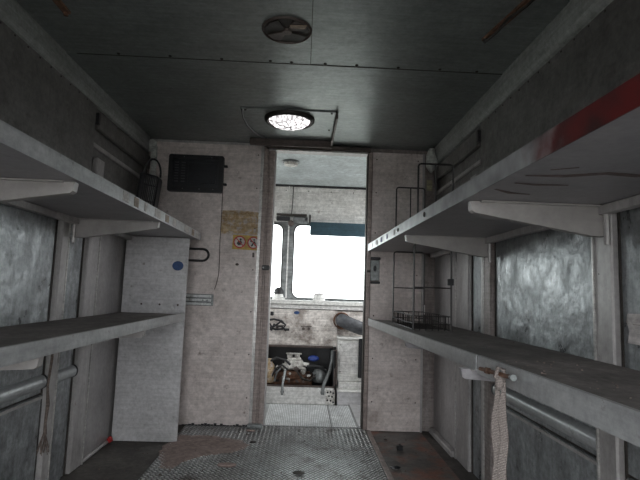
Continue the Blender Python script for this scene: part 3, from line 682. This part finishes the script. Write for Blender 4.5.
lm = thing('ceiling_lamp', (-.115, -.45, ZC), 'lit round ceiling lamp on a square plate just before the bulkhead', 'lamp')
obj('mounting_plate', B().box(-.41, .165, -.72, -.15, ZC-.008, ZC-.0005, .002), 'ceil', lm)
obj('plate_rim', B().box(-.41, .175, -.165, -.15, ZC-.058, ZC-.0085, .002), 'brown', lm)
obj('plate_rim', B().box(.165, .178, -.72, -.166, ZC-.045, ZC-.001, .002), 'brown', lm)
LC = (-.118, -.575, 0)
obj('bezel', B().lathe([(.158, ZC-.0085), (.156, ZC-.022), (.146, ZC-.032), (.138, ZC-.033), (.131, ZC-.026), (.129, ZC-.0085)], LC, seg=40), 'dark', lm, smooth=True)
obj('lens', B().lathe([(.128, ZC-.015), (.125, ZC-.03), (.10, ZC-.048), (.05, ZC-.056), (0, ZC-.058)], LC, seg=40), 'lens', lm, smooth=True)
gr = B()
for k in range(3):
    a = PI*k/3+.3; gr.tube([(LC[0]+0.127*math.cos(a), LC[1]+0.127*math.sin(a), ZC-.034), (LC[0]+.06*math.cos(a), LC[1]+.06*math.sin(a), ZC-.058), (LC[0], LC[1], ZC-.062), (LC[0]-.06*math.cos(a), LC[1]-.06*math.sin(a), ZC-.058), (LC[0]-0.127*math.cos(a), LC[1]-0.127*math.sin(a), ZC-.034)], .0022, 5)
obj('wire_guard', gr, 'dark', lm)
obj('lead', B().tube([(-.40, -.71, ZC-.012), (-.405, -.60, ZC-.02), (-.40, -.45, ZC-.014), (-.37, -.33, ZC-.02), (-.33, -.22, ZC-.012), (-.29, -.18, ZC-.012)], .005, 6), 'black', lm, smooth=True)
for x, y in ((-.38, -.70), (-.115, -.70), (.14, -.70), (.14, -.4)):
    obj('screw', B().lathe([(.008, 0), (.006, -.004), (0, -.005)], (x, y, ZC-.008), seg=8), 'dark', lm)

t = thing('hanging_bracket', (.76, -1.75, ZC), 'rusty brown bracket strip fixed to the ceiling near right edge', 'bracket')
obj('strip', B().hexa([(.712, -1.615, ZC-.012), (.735, -1.612, ZC-.012), (.815, -2.0, ZC-.012), (.785, -2.01, ZC-.012), (.712, -1.615, ZC-.001), (.735, -1.612, ZC-.001), (.815, -2.0, ZC-.001), (.785, -2.01, ZC-.001)]), 'rust', t)
obj('cord', B().tube([(.722, -1.62, ZC-.02), (.735, -1.72, ZC-.03), (.748, -1.8, ZC-.018), (.77, -1.9, ZC-.03), (.79, -2.0, ZC-.02)], .006, 6), 'dark', t, smooth=True)
obj('bolt', B().lathe([(.012, 0), (.012, -.008), (0, -.01)], (.722, -1.63, ZC-.012), seg=6), 'dark', t)
tag(obj('rusty_clip', B().box(-.99, -.96, -1.78, -1.655, ZC-.014, ZC-.001, .003).lathe([(.01, 0), (.01, -.01), (0, -.012)], (-.975, -1.665, ZC-.014), seg=6), 'rust'), 'small rusty clip on the ceiling near the left edge', 'clip')

# ---------------------------------------------------------------- hanging strap and bolt, right
hs = thing('hanging_strap', (.585, -2.0, .25), 'grey woven webbing strap hanging from a rusty bolt at right shelf joint', 'strap')
def band(x, yoff, top, bot, w, th, ph):
    b = B(); n = 30; pv = None
    for i in range(n+1):
        z = top+(bot-top)*i/n; k = min(1, i/5)
        ww = w*(.35+.65*k); yy = yoff+.002*math.sin(i*.5+ph)*k; xx = x+.003*math.sin(i*.7+ph)
        # a flat band that faces the aisle at a slant
        dx, dy = ww/2*.75, -ww/2*.66
        r = [b.bm.verts.new(p) for p in ((xx-dx, yy-dy, z), (xx+dx, yy+dy, z), (xx+dx+.003, yy+dy+th, z), (xx-dx+.003, yy-dy+th, z))]
        if pv:
            for q in range(4): b.bm.faces.new((pv[q], pv[(q+1) % 4], r[(q+1) % 4], r[q]))
        else: b.bm.faces.new(r)
        pv = r
    b.bm.faces.new(pv[::-1]); return b
obj('band', band(.541, -2.172, .735, .18, .024, .004, 0), 'webbing', hs)
obj('band', band(.549, -2.195, .74, .24, .021, .004, 1.3), 'webbing', hs)
obj('knot', B().blob((.545, -2.185, .735), .014, .014, .022, .15, 2, 4), 'webbing', hs, smooth=True)
obj('loop', B().tube([(.545, -2.185, .735), (.533, -2.185, .752), (.54, -2.185, .775), (.556, -2.185, .77), (.556, -2.185, .74)], .006, 8), 'webbing', hs, smooth=True)
hb = thing('rusty_bolt', (.552, -2.15, .75), 'rusty bolt along the lower right shelf edge holding the strap', 'bolt')
obj('shaft', B().tube([(.545, -2.04, .750), (.545, -2.26, .762)], .006, 8), 'rust', hb, smooth=True)
obj('head', B().tube([(.545, -2.258, .762), (.545, -2.270, .763)], .009, 6), 'grey_metal', hb)
obj('nut', B().tube([(.545, -2.09, .7525), (.545, -2.105, .7535)], .010, 6), 'rust', hb)

# frayed cord, left
xk = XL+.05
YK = -1.245
fc = thing('frayed_cord', (xk, YK, .2), 'frayed brown cord hanging on the left wall post below the lower shelf', 'cord')
obj('cord', B().tube([(xk, YK, .72), (xk+.004, YK, .62), (xk-.004, YK, .5), (xk+.004, YK, .42), (xk, YK, .34), (xk+.003, YK, .29)], [.005, .006, .005, .008, .006, .008], 7), 'rope', fc, smooth=True)
fb = B()
for i in range(16):
    a = random.uniform(0, 6.28); fb.tube([(xk, YK, .31), (xk+.012*math.cos(a), YK+.02*math.sin(a), .26), (xk+.02*math.cos(a+.5), YK+.035*math.sin(a+.5), .20+random.random()*.03)], .0018, 4)
stuff(obj('frayed_end', fb, 'rope', fc))

# paper label, right wall
pl = thing('paper_label', (XR-.0195, -2.3, .85), 'torn white paper label with blue handwriting on the right wall', 'label')
xp = XR-.0188
obj('sheet', B().prism([(-2.105, .93), (-2.10, .905), (-2.112, .88), (-2.103, .845), (-2.2, .843), (-2.34, .847), (-2.34, .93), (-2.22, .934)], 'x', xp-.0012, xp-.0002), 'paper', pl)
sc = [(xp-.0018, -2.17-.018*k, .858+(.014 if k % 2 else 0)) for k in range(9)]
obj('handwriting', B().tube(sc, .0012, 4), 'ink', pl)
obj('ruled_line', B().tube([(xp-.0016, -2.13, .90), (xp-.0016, -2.33, .90)], .0008, 4), 'brown', pl)

# ---------------------------------------------------------------- floor litter
def patch(pts, z0, h, mat, name, label, cat):
    b = B(); n = len(pts); cx = sum(p[0] for p in pts)/n; cy = sum(p[1] for p in pts)/n
    rings = []
    for k, f in enumerate((1, .82, .45)):
        rings.append([b.bm.verts.new((cx+(p[0]-cx)*f, cy+(p[1]-cy)*f, z0+h*(0, .7, 1)[k]*random.uniform(.7, 1.2))) for p in pts])
    c = b.bm.verts.new((cx, cy, z0+h))
    for a, d in zip(rings, rings[1:]):
        for i in range(n): b.bm.faces.new((a[i], a[(i+1) % n], d[(i+1) % n], d[i]))
    for i in range(n): b.bm.faces.new((rings[-1][i], rings[-1][(i+1) % n], c))
    return tag(obj(name, b, mat, smooth=True), label, cat)
def irregular(poly, sub=5, j=.012):
    o = []
    for a, b in zip(poly, poly[1:]+poly[:1]):
        for k in range(sub):
            t = k/sub; o.append((a[0]+(b[0]-a[0])*t+random.uniform(-j, j), a[1]+(b[1]-a[1])*t+random.uniform(-j, j)))
    return o
stuff(patch(irregular([(-.778, -.224), (-.532, -.226), (-.36, -.297), (-.286, -.391), (-.306, -.486), (-.375, -.544), (-.467, -.585), (-.534, -.623), (-.61, -.708), (-.66, -.829), (-.72, -.804), (-.79, -.60), (-.80, -.448)]), .0018, .005, 'dust', 'dust_patch', 'pinkish beige patch of dust on the floor before the left bulkhead', 'dust'))
for i, (x, y, r, m, lab) in enumerate((
    (.02, -.86, .032, 'dark', 'dark oval leaf on the tread plate below the doorway'),
    (-.27, -.36, .022, 'dark', 'dark crumpled scrap on the tread plate near the left door jamb'),
    (-.37, -.78, .045, 'dust', 'flat tan scrap on the tread plate left of centre'),
    (-.31, -.13, .03, 'dust', 'tan scrap on the tread plate at foot of the bulkhead'),
    (.585, -.24, .012, 'dark', 'tiny dark crumb on the right floor sheet near the bulkhead'),
    (.55, -.75, .03, 'black', 'black rag scrap on the right floor sheet by its edge strip'))):
    b = B().blob((x, y, .004+r*.25), r, r*.45, r*.25, .25, 2, 20+i)
    tag(obj('litter_scrap', b, m, smooth=True), lab, 'litter', 'scraps of litter on the van floor')
bb = thing('plastic_block', (.64, -.42, 0), 'small black block standing on the right floor sheet', 'block')
obj('block', B().box(.625, .66, -.44, -.41, .0005, .03, .003), 'black', bb)
obj('peg', B().tube([(.642, -.425, .0305), (.642, -.425, .036)], .007, 8), 'rubber', bb)
g = B()
for i in range(300):
    x, y = random.uniform(-1.08, .85), random.uniform(-1.4, -.05); 
    if -1.16 < x < -.73 and y > -.4: continue
    r = random.uniform(.002, .006); g.blob((x, y, .002+r*.4), r, r*random.uniform(.6, 1.8), r*.5, .3, 1, i)
tag(stuff(obj('floor_grit', g, 'rope')), 'scattered dark grit over the van floor', 'debris')

# ---------------------------------------------------------------- cab shell
cc = struct('ceiling_cab', B().box(XL, XR, .031, YF+.1, 1.985, ZC+.04), 'cabceil', label='pale blue grey cab ceiling')
for nm, xa, xb in (('wall_cab_left', XL-.06, XL), ('wall_cab_right', XR, XR+.06)):
    struct(nm, B().box(xa, xb, .031, YF+.1, -.004, .95).box(xa, xb, .031, YF+.1, 1.75, ZC).box(xa, xb, .031, .2, .95, 1.75).box(xa, xb, 1.0, YF+.1, .95, 1.75), 'cabwhite', label='cab side wall with an open window')
wc = struct('wall_cab_front', B().box(XL, XR, YF, YF+.06, 1.62, 1.985).box(XL, XR, YF, YF+.06, .62, .872).box(.3, XR, YF, YF+.06, -.004, .62), 'cabwhite', label='white header panel above the windshield')
obj('dark_joint', B().box(XL, XR, YF-.02, YF-.001, 1.965, 1.984), 'black', wc)
for i, x in enumerate((-.19, .03, .25, .47)):
    obj('screw', B().lathe([(.006, 0), (.004, -.002), (0, -.003)], (x, YF, 1.93), axis='y', seg=8), 'dark', wc)
# windshield
def pane(n, x0, x1):
    fr = struct(n, B().ring(rrect(x0, x1, .872, 1.62, .002), rrect(x0+.05, x1-.05, .885, 1.60, .07), 'y', YF, YF+.05), 'grey_metal', label='windshield pane with rounded corners')
    obj('gasket', B().ring(rrect(x0+.049, x1-.049, .884, 1.601, .07), rrect(x0+.060, x1-.060, .895, 1.59, .062), 'y', YF-.008, YF+.03), 'rubber', fr)
    obj('pane', B().prism(rrect(x0+.058, x1-.058, .893, 1.592, .06), 'y', YF+.01, YF+.014), 'glass', fr)
    return fr
pane('window_1', XL, -.15); pane('window_2', -.15, XR)
obj('centre_pillar', B().box(-.156, -.144, YF-.012, YF-.001, .875, 1.60, .003), 'cabwhite', wc)
# dash ledge
ds = thing('dashboard_ledge', (-.1, 1.0, .79), 'white metal ledge running below the windshield', 'dashboard')
obj('ledge_top', B().box(XL+.005, XR-.005, .93, YF-.001, .862, .872, .002), 'cabwhite', ds)
obj('front_band', B().box(XL+.005, XR-.005, .922, .935, .835, .873, .004), 'white', ds)
obj('front_band', B().box(XL+.005, XR-.005, .935, .945, .795, .834, .003), 'cabwhite', ds)
obj('dark_strip', B().box(XL+.005, XR-.005, .932, .946, .786, .794), 'dark', ds)  # narrow dark line below the front bands
fw = struct('wall_firewall', B().hexa([(XL, .885, .47), (.33, .885, .47), (.33, .90, .47), (XL, .90, .47), (XL, .93, .79), (.33, .93, .79), (.33, .945, .79), (XL, .945, .79)]), 'firewall', label='grimy white firewall panel above the engine opening')
obj('side_section', B().box(.332, XR, .935, .95, .12, .79), 'firewall', fw)
op = obj('opening_lip', B().box(XL, .30, .85, .895, .455, .475, .005), 'brown', fw)
ww = B()
for cx, cz in ((-.185, .62), (.05, .62)):
    for dx in (-.025, .025): ww.lathe([(.014, 0), (.012, -.008), (0, -.008)], (cx+dx, .893, cz), axis='y', seg=10)
    ww.box(cx-.05, cx+.05, .889, .897, cz+.018, cz+.026)
obj('bolted_tab', ww, 'brown', fw)
# wiper motor assembly over the windshield
wm = thing('wiper_motor', (-.12, 1.07, 1.57), 'grey wiper motor linkage at top of the windshield pillar', 'wiper motor')
obj('housing', B().box(-.11, .03, 1.06, 1.118, 1.60, 1.665, .008), 'grey_metal', wm)
obj('arm', B().box(-.27, .02, 1.045, 1.075, 1.668, 1.69, .004), 'dark', wm)
obj('arm', B().box(-.27, -.14, 1.05, 1.118, 1.625, 1.662, .004), 'black', wm)
obj('pivot', B().lathe([(.03, 0), (.028, -.02), (.012, -.03), (0, -.03)], (-.13, 1.075, 1.60), axis='y', seg=16), 'brown', wm, smooth=True)
obj('pivot', B().lathe([(.016, 0), (.014, -.02), (0, -.022)], (.015, 1.06, 1.64), axis='y', seg=12), 'black', wm, smooth=True)
obj('conduit', B().tube([(-.16, 1.10, 1.965), (-.16, 1.10, 1.68)], .006, 8), 'cabwhite', wm, smooth=True)
obj('cable', B().tube([(-.12, 1.105, 1.965), (-.122, 1.105, 1.8), (-.13, 1.10, 1.68)], .004, 6), 'black', wm, smooth=True)
obj('bolt', B().tube([(.05, 1.07, 1.60), (.05, 1.07, 1.69)], .008, 8), 'dark', wm)
# sun visor
sv = thing('sun_visor', (.35, 1.05, 1.49), 'dark teal sun visor folded down across the windshield', 'sun visor')
obj('pad', B().prism(rrect(.055, .72, 1.49, 1.617, .012, 3), 'y', 1.045, 1.062), 'visor', sv)
obj('rod', B().tube([(.06, 1.07, 1.612), (.72, 1.07, 1.612)], .006, 8), 'dark', sv, smooth=True)
# cab lamp
cl_ = thing('cab_lamp', (-.125, .25, 1.985), 'small round unlit lamp on the cab ceiling', 'lamp')
obj('base', B().lathe([(.066, -.0005), (.066, -.012), (.06, -.016), (0, -.016)], (-.125, .25, 1.985), seg=24), 'grey_metal', cl_, smooth=True)
obj('cover', B().lathe([(.056, -.0165), (.052, -.034), (.03, -.04), (0, -.041)], (-.125, .25, 1.985), seg=24), 'casting', cl_, smooth=True)
# cup and beacon on ledge
cu = thing('white_canister', (.160, 1.0, .872), 'squat white canister on the ledge below the windshield', 'canister')
obj('body', B().lathe([(.056, .0), (.058, .004), (.055, .056), (.052, .06), (0, .06)], (.160, 1.0, .8725), seg=24), 'white', cu, smooth=True)
obj('lid', B().lathe([(.045, .0605), (.044, .068), (.008, .069), (.007, .08), (0, .081)], (.160, 1.0, .8725), seg=20), 'paper', cu, smooth=True)
be = thing('beacon', (-.235, 1.0, .872), 'black domed beacon on a white base at left end of the ledge', 'beacon')
obj('base', B().lathe([(.062, 0), (.062, .014), (.045, .026), (.04, .05), (0, .05)], (-.215, 1.0, .8725), seg=24), 'white', be, smooth=True)
obj('dome', B().lathe([(.044, .0505), (.046, .07), (.034, .10), (.015, .112), (0, .114)], (-.215, 1.0, .8725), seg=24), 'rubber', be, smooth=True)
obj('collar', B().box(-.30, -.14, .985, 1.0, .876, .885), 'black', be)
# black hook and knob at left
tag(obj('blue_knob', B().lathe([(.026, 0), (.022, -.014), (0, -.018)], (-.04, .925, .76), axis='y', seg=14, sy=.6), 'bluepaint', smooth=True), 'dark blue knob on the firewall just under the ledge', 'knob')
wi = thing('wire_bundle', (-.22, .87, .64), 'tangled black wiring bundle on the left of the firewall', 'wires')
for pts in ([(-.29, .87, .69), (-.24, .85, .70), (-.17, .86, .685), (-.135, .87, .65), (-.16, .86, .615), (-.22, .85, .61), (-.27, .86, .625)],
            [(-.28, .86, .66), (-.25, .84, .63), (-.21, .84, .655), (-.18, .85, .68), (-.15, .86, .665)],
            [(-.26, .85, .60), (-.235, .84, .66), (-.21, .85, .635), (-.17, .85, .64), (-.13, .87, .60)]):
    obj('wire', B().tube(pts, .009, 8), 'black', wi, smooth=True)
obj('connector', B().box(-.275, -.245, .86, .885, .73, .765, .004), 'black', wi)
obj('connector', B().box(-.14, -.10, .86, .885, .60, .62, .003), 'black', wi)
obj('connector', B().box(-.275, -.25, .86, .884, .60, .635, .003), 'black', wi)

# engine bay
eb = struct('wall_engine_bay', B().box(.3155, .3315, .951, 1.10, -.004, .64).box(XL+.01, .33, 1.28, 1.30, -.004, .60).box(XL+.01, XL+.03, .76, 1.28, -.004, .6).box(.296, .3155, .74, 1.279, -.004, .45).box(XL+.01, .30, .951, 1.28, .60, .62), 'black', label='dark engine bay behind the opening')
fp = thing('engine_sill', (-.3, .69, 0), 'low white metal sill panel in front of the engine opening', 'panel')
obj('face', B().box(XL+.03, .30, .69, .70, .0045, .145, .002), 'cabwhite', fp)
obj('top_lip', B().box(XL+.03, .30, .69, .735, .1455, .155, .003), 'brown', fp)
gp = obj('perforated_plate', B().box(.235, .312, .681, .6895, .012, .13, .002), 'casting', fp)
for i, (x, z) in enumerate(((.25, .11), (.275, .115), (.298, .105), (.262, .08), (.288, .075), (.25, .045), (.276, .042), (.299, .03))):
    obj('hole', B().lathe([(.0085, 0), (.007, -.001), (0, -.001)], (x, .681, z), axis='y', seg=12), 'black', gp)
for x in (-.135, .205): obj('grommet', B().lathe([(.016, 0), (.013, -.01), (0, -.012)], (x, .69, .105), axis='y', seg=12), 'black', fp)
en = thing('engine', (-.05, .95, 0), 'grimy engine with light alloy top casting seen through the cab opening', 'engine')
obj('block', B().box(-.28, .12, .86, 1.2, .02, .20, .02).blob((-.16, .86, .17), .10, .05, .05, .2, 2, 1).blob((.02, .86, .16), .10, .05, .045, .2, 2, 2), 'rust', en)
obj('manifold', B().blob((-.10, .85, .225), .13, .05, .028, .22, 2, 6).tube([(-.26, .85, .16), (-.18, .83, .22), (-.05, .83, .20), (.08, .84, .215)], .018, 8), 'rust', en, smooth=True)
cs_ = obj('top_casting', B().box(-.13, .035, .83, .92, .265, .345, .012).box(-.105, .015, .84, .91, .345, .365, .005).blob((-.13, .83, .29), .03, .03, .03, .2, 2, 8).blob((.04, .83, .26), .025, .025, .035, .25, 2, 9), 'casting', en)
obj('throttle_cap', B().tube([(-.085, .87, .366), (-.085, .87, .40)], .026, 12), 'casting', cs_)
obj('throttle_cap', B().tube([(-.02, .87, .366), (-.02, .87, .395)], .024, 12), 'casting', cs_)
obj('top_bar', B().box(-.12, .02, .84, .855, .396, .41, .004), 'casting', cs_)
obj('outlet', B().tube([(.036, .85, .315), (.085, .84, .31)], .018, 10), 'casting', cs_)
obj('blue_cap', B().lathe([(.042, 0), (.045, -.015), (.03, -.03), (0, -.032)], (.125, .87, .365), axis='y', seg=14, sx=1.1, sy=.6), 'blue', en, smooth=True)
obj('filter_can', B().lathe([(.058, 0), (.062, .01), (.062, .09), (.05, .11), (0, .112)], (.19, .86, .165), seg=20), 'grey_metal', en, smooth=True)
obj('reservoir', B().lathe([(.05, 0), (.055, .02), (.055, .14), (.03, .18), (.03, .2), (0, .2)], (-.27, .83, .157), seg=18), 'residue', en, smooth=True)
for p, r, m in (([(-.27, .82, .33), (-.2, .80, .37), (-.12, .81, .35), (-.08, .83, .31)], .011, 'rubber'),
                ([(-.24, .80, .20), (-.20, .79, .28), (-.15, .80, .31), (-.10, .81, .27)], .009, 'rubber'),
                ([(-.21, .79, .17), (-.19, .78, .25), (-.16, .79, .28)], .008, 'grey_metal'),
                ([(.07, .82, .30), (.13, .80, .31), (.20, .80, .30), (.235, .82, .25)], .011, 'rubber'),
                ([(-.12, .78, .27), (-.128, .74, .21), (-.135, .70, .16), (-.136, .678, .11), (-.136, .672, .08)], .011, 'grey_metal'),
                ([(-.02, .80, .26), (.03, .79, .2), (.1, .80, .18), (.14, .82, .22)], .010, 'dark'),
                ([(.29, .83, .44), (.285, .79, .36), (.265, .76, .27), (.235, .74, .20), (.215, .70, .165), (.207, .68, .13), (.207, .672, .09)], .014, 'grey_metal')):
    obj('hose', B().tube(p, r, 8), m, en, smooth=True)
for i in range(18):
    x, z = random.uniform(-.27, .16), random.uniform(.17, .31)
    obj('fitting', B().blob((x, .815+random.uniform(-.01, .02), z), .012+random.random()*.016, .014, .010+random.random()*.014, .3, 1, 70+i), ('casting', 'brown', 'dark', 'rust', 'grey_metal')[i % 5], en)
for i in range(12):
    x = random.uniform(-.27, .1); z = random.uniform(.17, .24)
    obj('bolt', B().lathe([(.011, 0), (.011, -.01), (0, -.011)], (x, .805, z), axis='y', seg=6), ('casting' if i % 3 == 0 else 'brown'), en)
obj('bay_post', B().box(.302, .328, .74, .765, .16, .46, .003).box(.30, .31, .71, .74, .12, .30, .003), 'brown', fp)

# right of the engine: raised step and heater box
sp_ = thing('raised_step', (.6, .7, 0), 'pale raised metal step to the right of the cab floor plate', 'step')
obj('body', B().box(.332, XR-.005, .69, .93, .004, .115, .002), 'end_panel', sp_)
obj('top_tread', B().box(.329, XR-.005, .684, .93, .1155, .124, .003), 'white', sp_)
obj('side_sheet', B().prism([(.437, .036), (XR-.005, .036), (XR-.005, .689), (.437, .689)], 'z', .001, .016), 'end_panel', sp_)
hb_ = thing('heater_box', (.46, .85, .124), 'white boxy heater housing on the raised step', 'heater')
obj('body', B().box(.335, .58, .78, .925, .185, .545, .008), 'white', hb_)
obj('foot', B().box(.345, .57, .77, .92, .1245, .184, .004), 'cabwhite', hb_)
obj('lid', B().box(.328, .586, .77, .93, .546, .566, .006), 'white', hb_)
obj('cover_panel', B().box(.35, .50, .772, .7795, .25, .52, .004), 'cabwhite', hb_)
obj('side_plug', B().box(.515, .57, .765, .7795, .22, .56, .006), 'black', hb_)
for z in (.27, .50): obj('screw', B().lathe([(.005, 0), (.004, -.003), (0, -.003)], (.358, .772, z), axis='y', seg=8), 'dark', hb_)
dh = thing('duct_hose', (.45, .84, .56), 'thick dark flexible duct hose with a rusty collar above the heater', 'hose')
dp = [(.372, .918, .705), (.378, .89, .705), (.395, .868, .697), (.43, .85, .682), (.48, .84, .664), (.53, .835, .646), (.58, .83, .64)]
fine = []
for a, b in zip(dp, dp[1:]):
    for k in range(3): fine.append(tuple(a[i]+(b[i]-a[i])*k/3 for i in range(3)))
rr = [.060 if i % 2 else .058 for i in range(len(fine))]
obj('duct', B().tube(fine, rr, 18), 'duct', dh, smooth=True)
obj('collar', B().lathe([(.064, 0), (.076, 0), (.078, -.012), (.070, -.022), (.0645, -.018), (.064, 0)], (.372, .925, .70), axis='y', seg=26), 'rust', dh, smooth=True)

# ---------------------------------------------------------------- van shell outside and the yard
rf = struct('trim_3', B().box(XL-.04, XR+.04, YR-.06, YR, ZC, ZC+.12).box(XL-.08, XL, YR-.06, YR, -.1, ZC).box(XR, XR+.08, YR-.06, YR, -.1, ZC), 'body', label='rear doorway frame of the van')
gd = struct('ground', B().box(-60, 60, -60, 60, -.85, -.75), 'gravel', label='pale gravel yard outside the van')
rw = struct('wall_rear', B().box(XL, -.60, YR-.04, YR, -.004, ZC).box(.40, XR, YR-.04, YR, -.004, ZC).box(-.60, .40, YR-.04, YR, 1.68, ZC), 'wall_up', label='unseen rear wall of the van, its open doorway narrowed to cut light from behind')  # out of view; opening sized to weaken the light from the rear
obj('door_seal', B().ring([(-.615, -.004), (.415, -.004), (.415, 1.695), (-.615, 1.695)], [(-.60, -.003), (.40, -.003), (.40, 1.68), (-.60, 1.68)], 'y', YR-.045, YR+.008), 'rubber', rw)
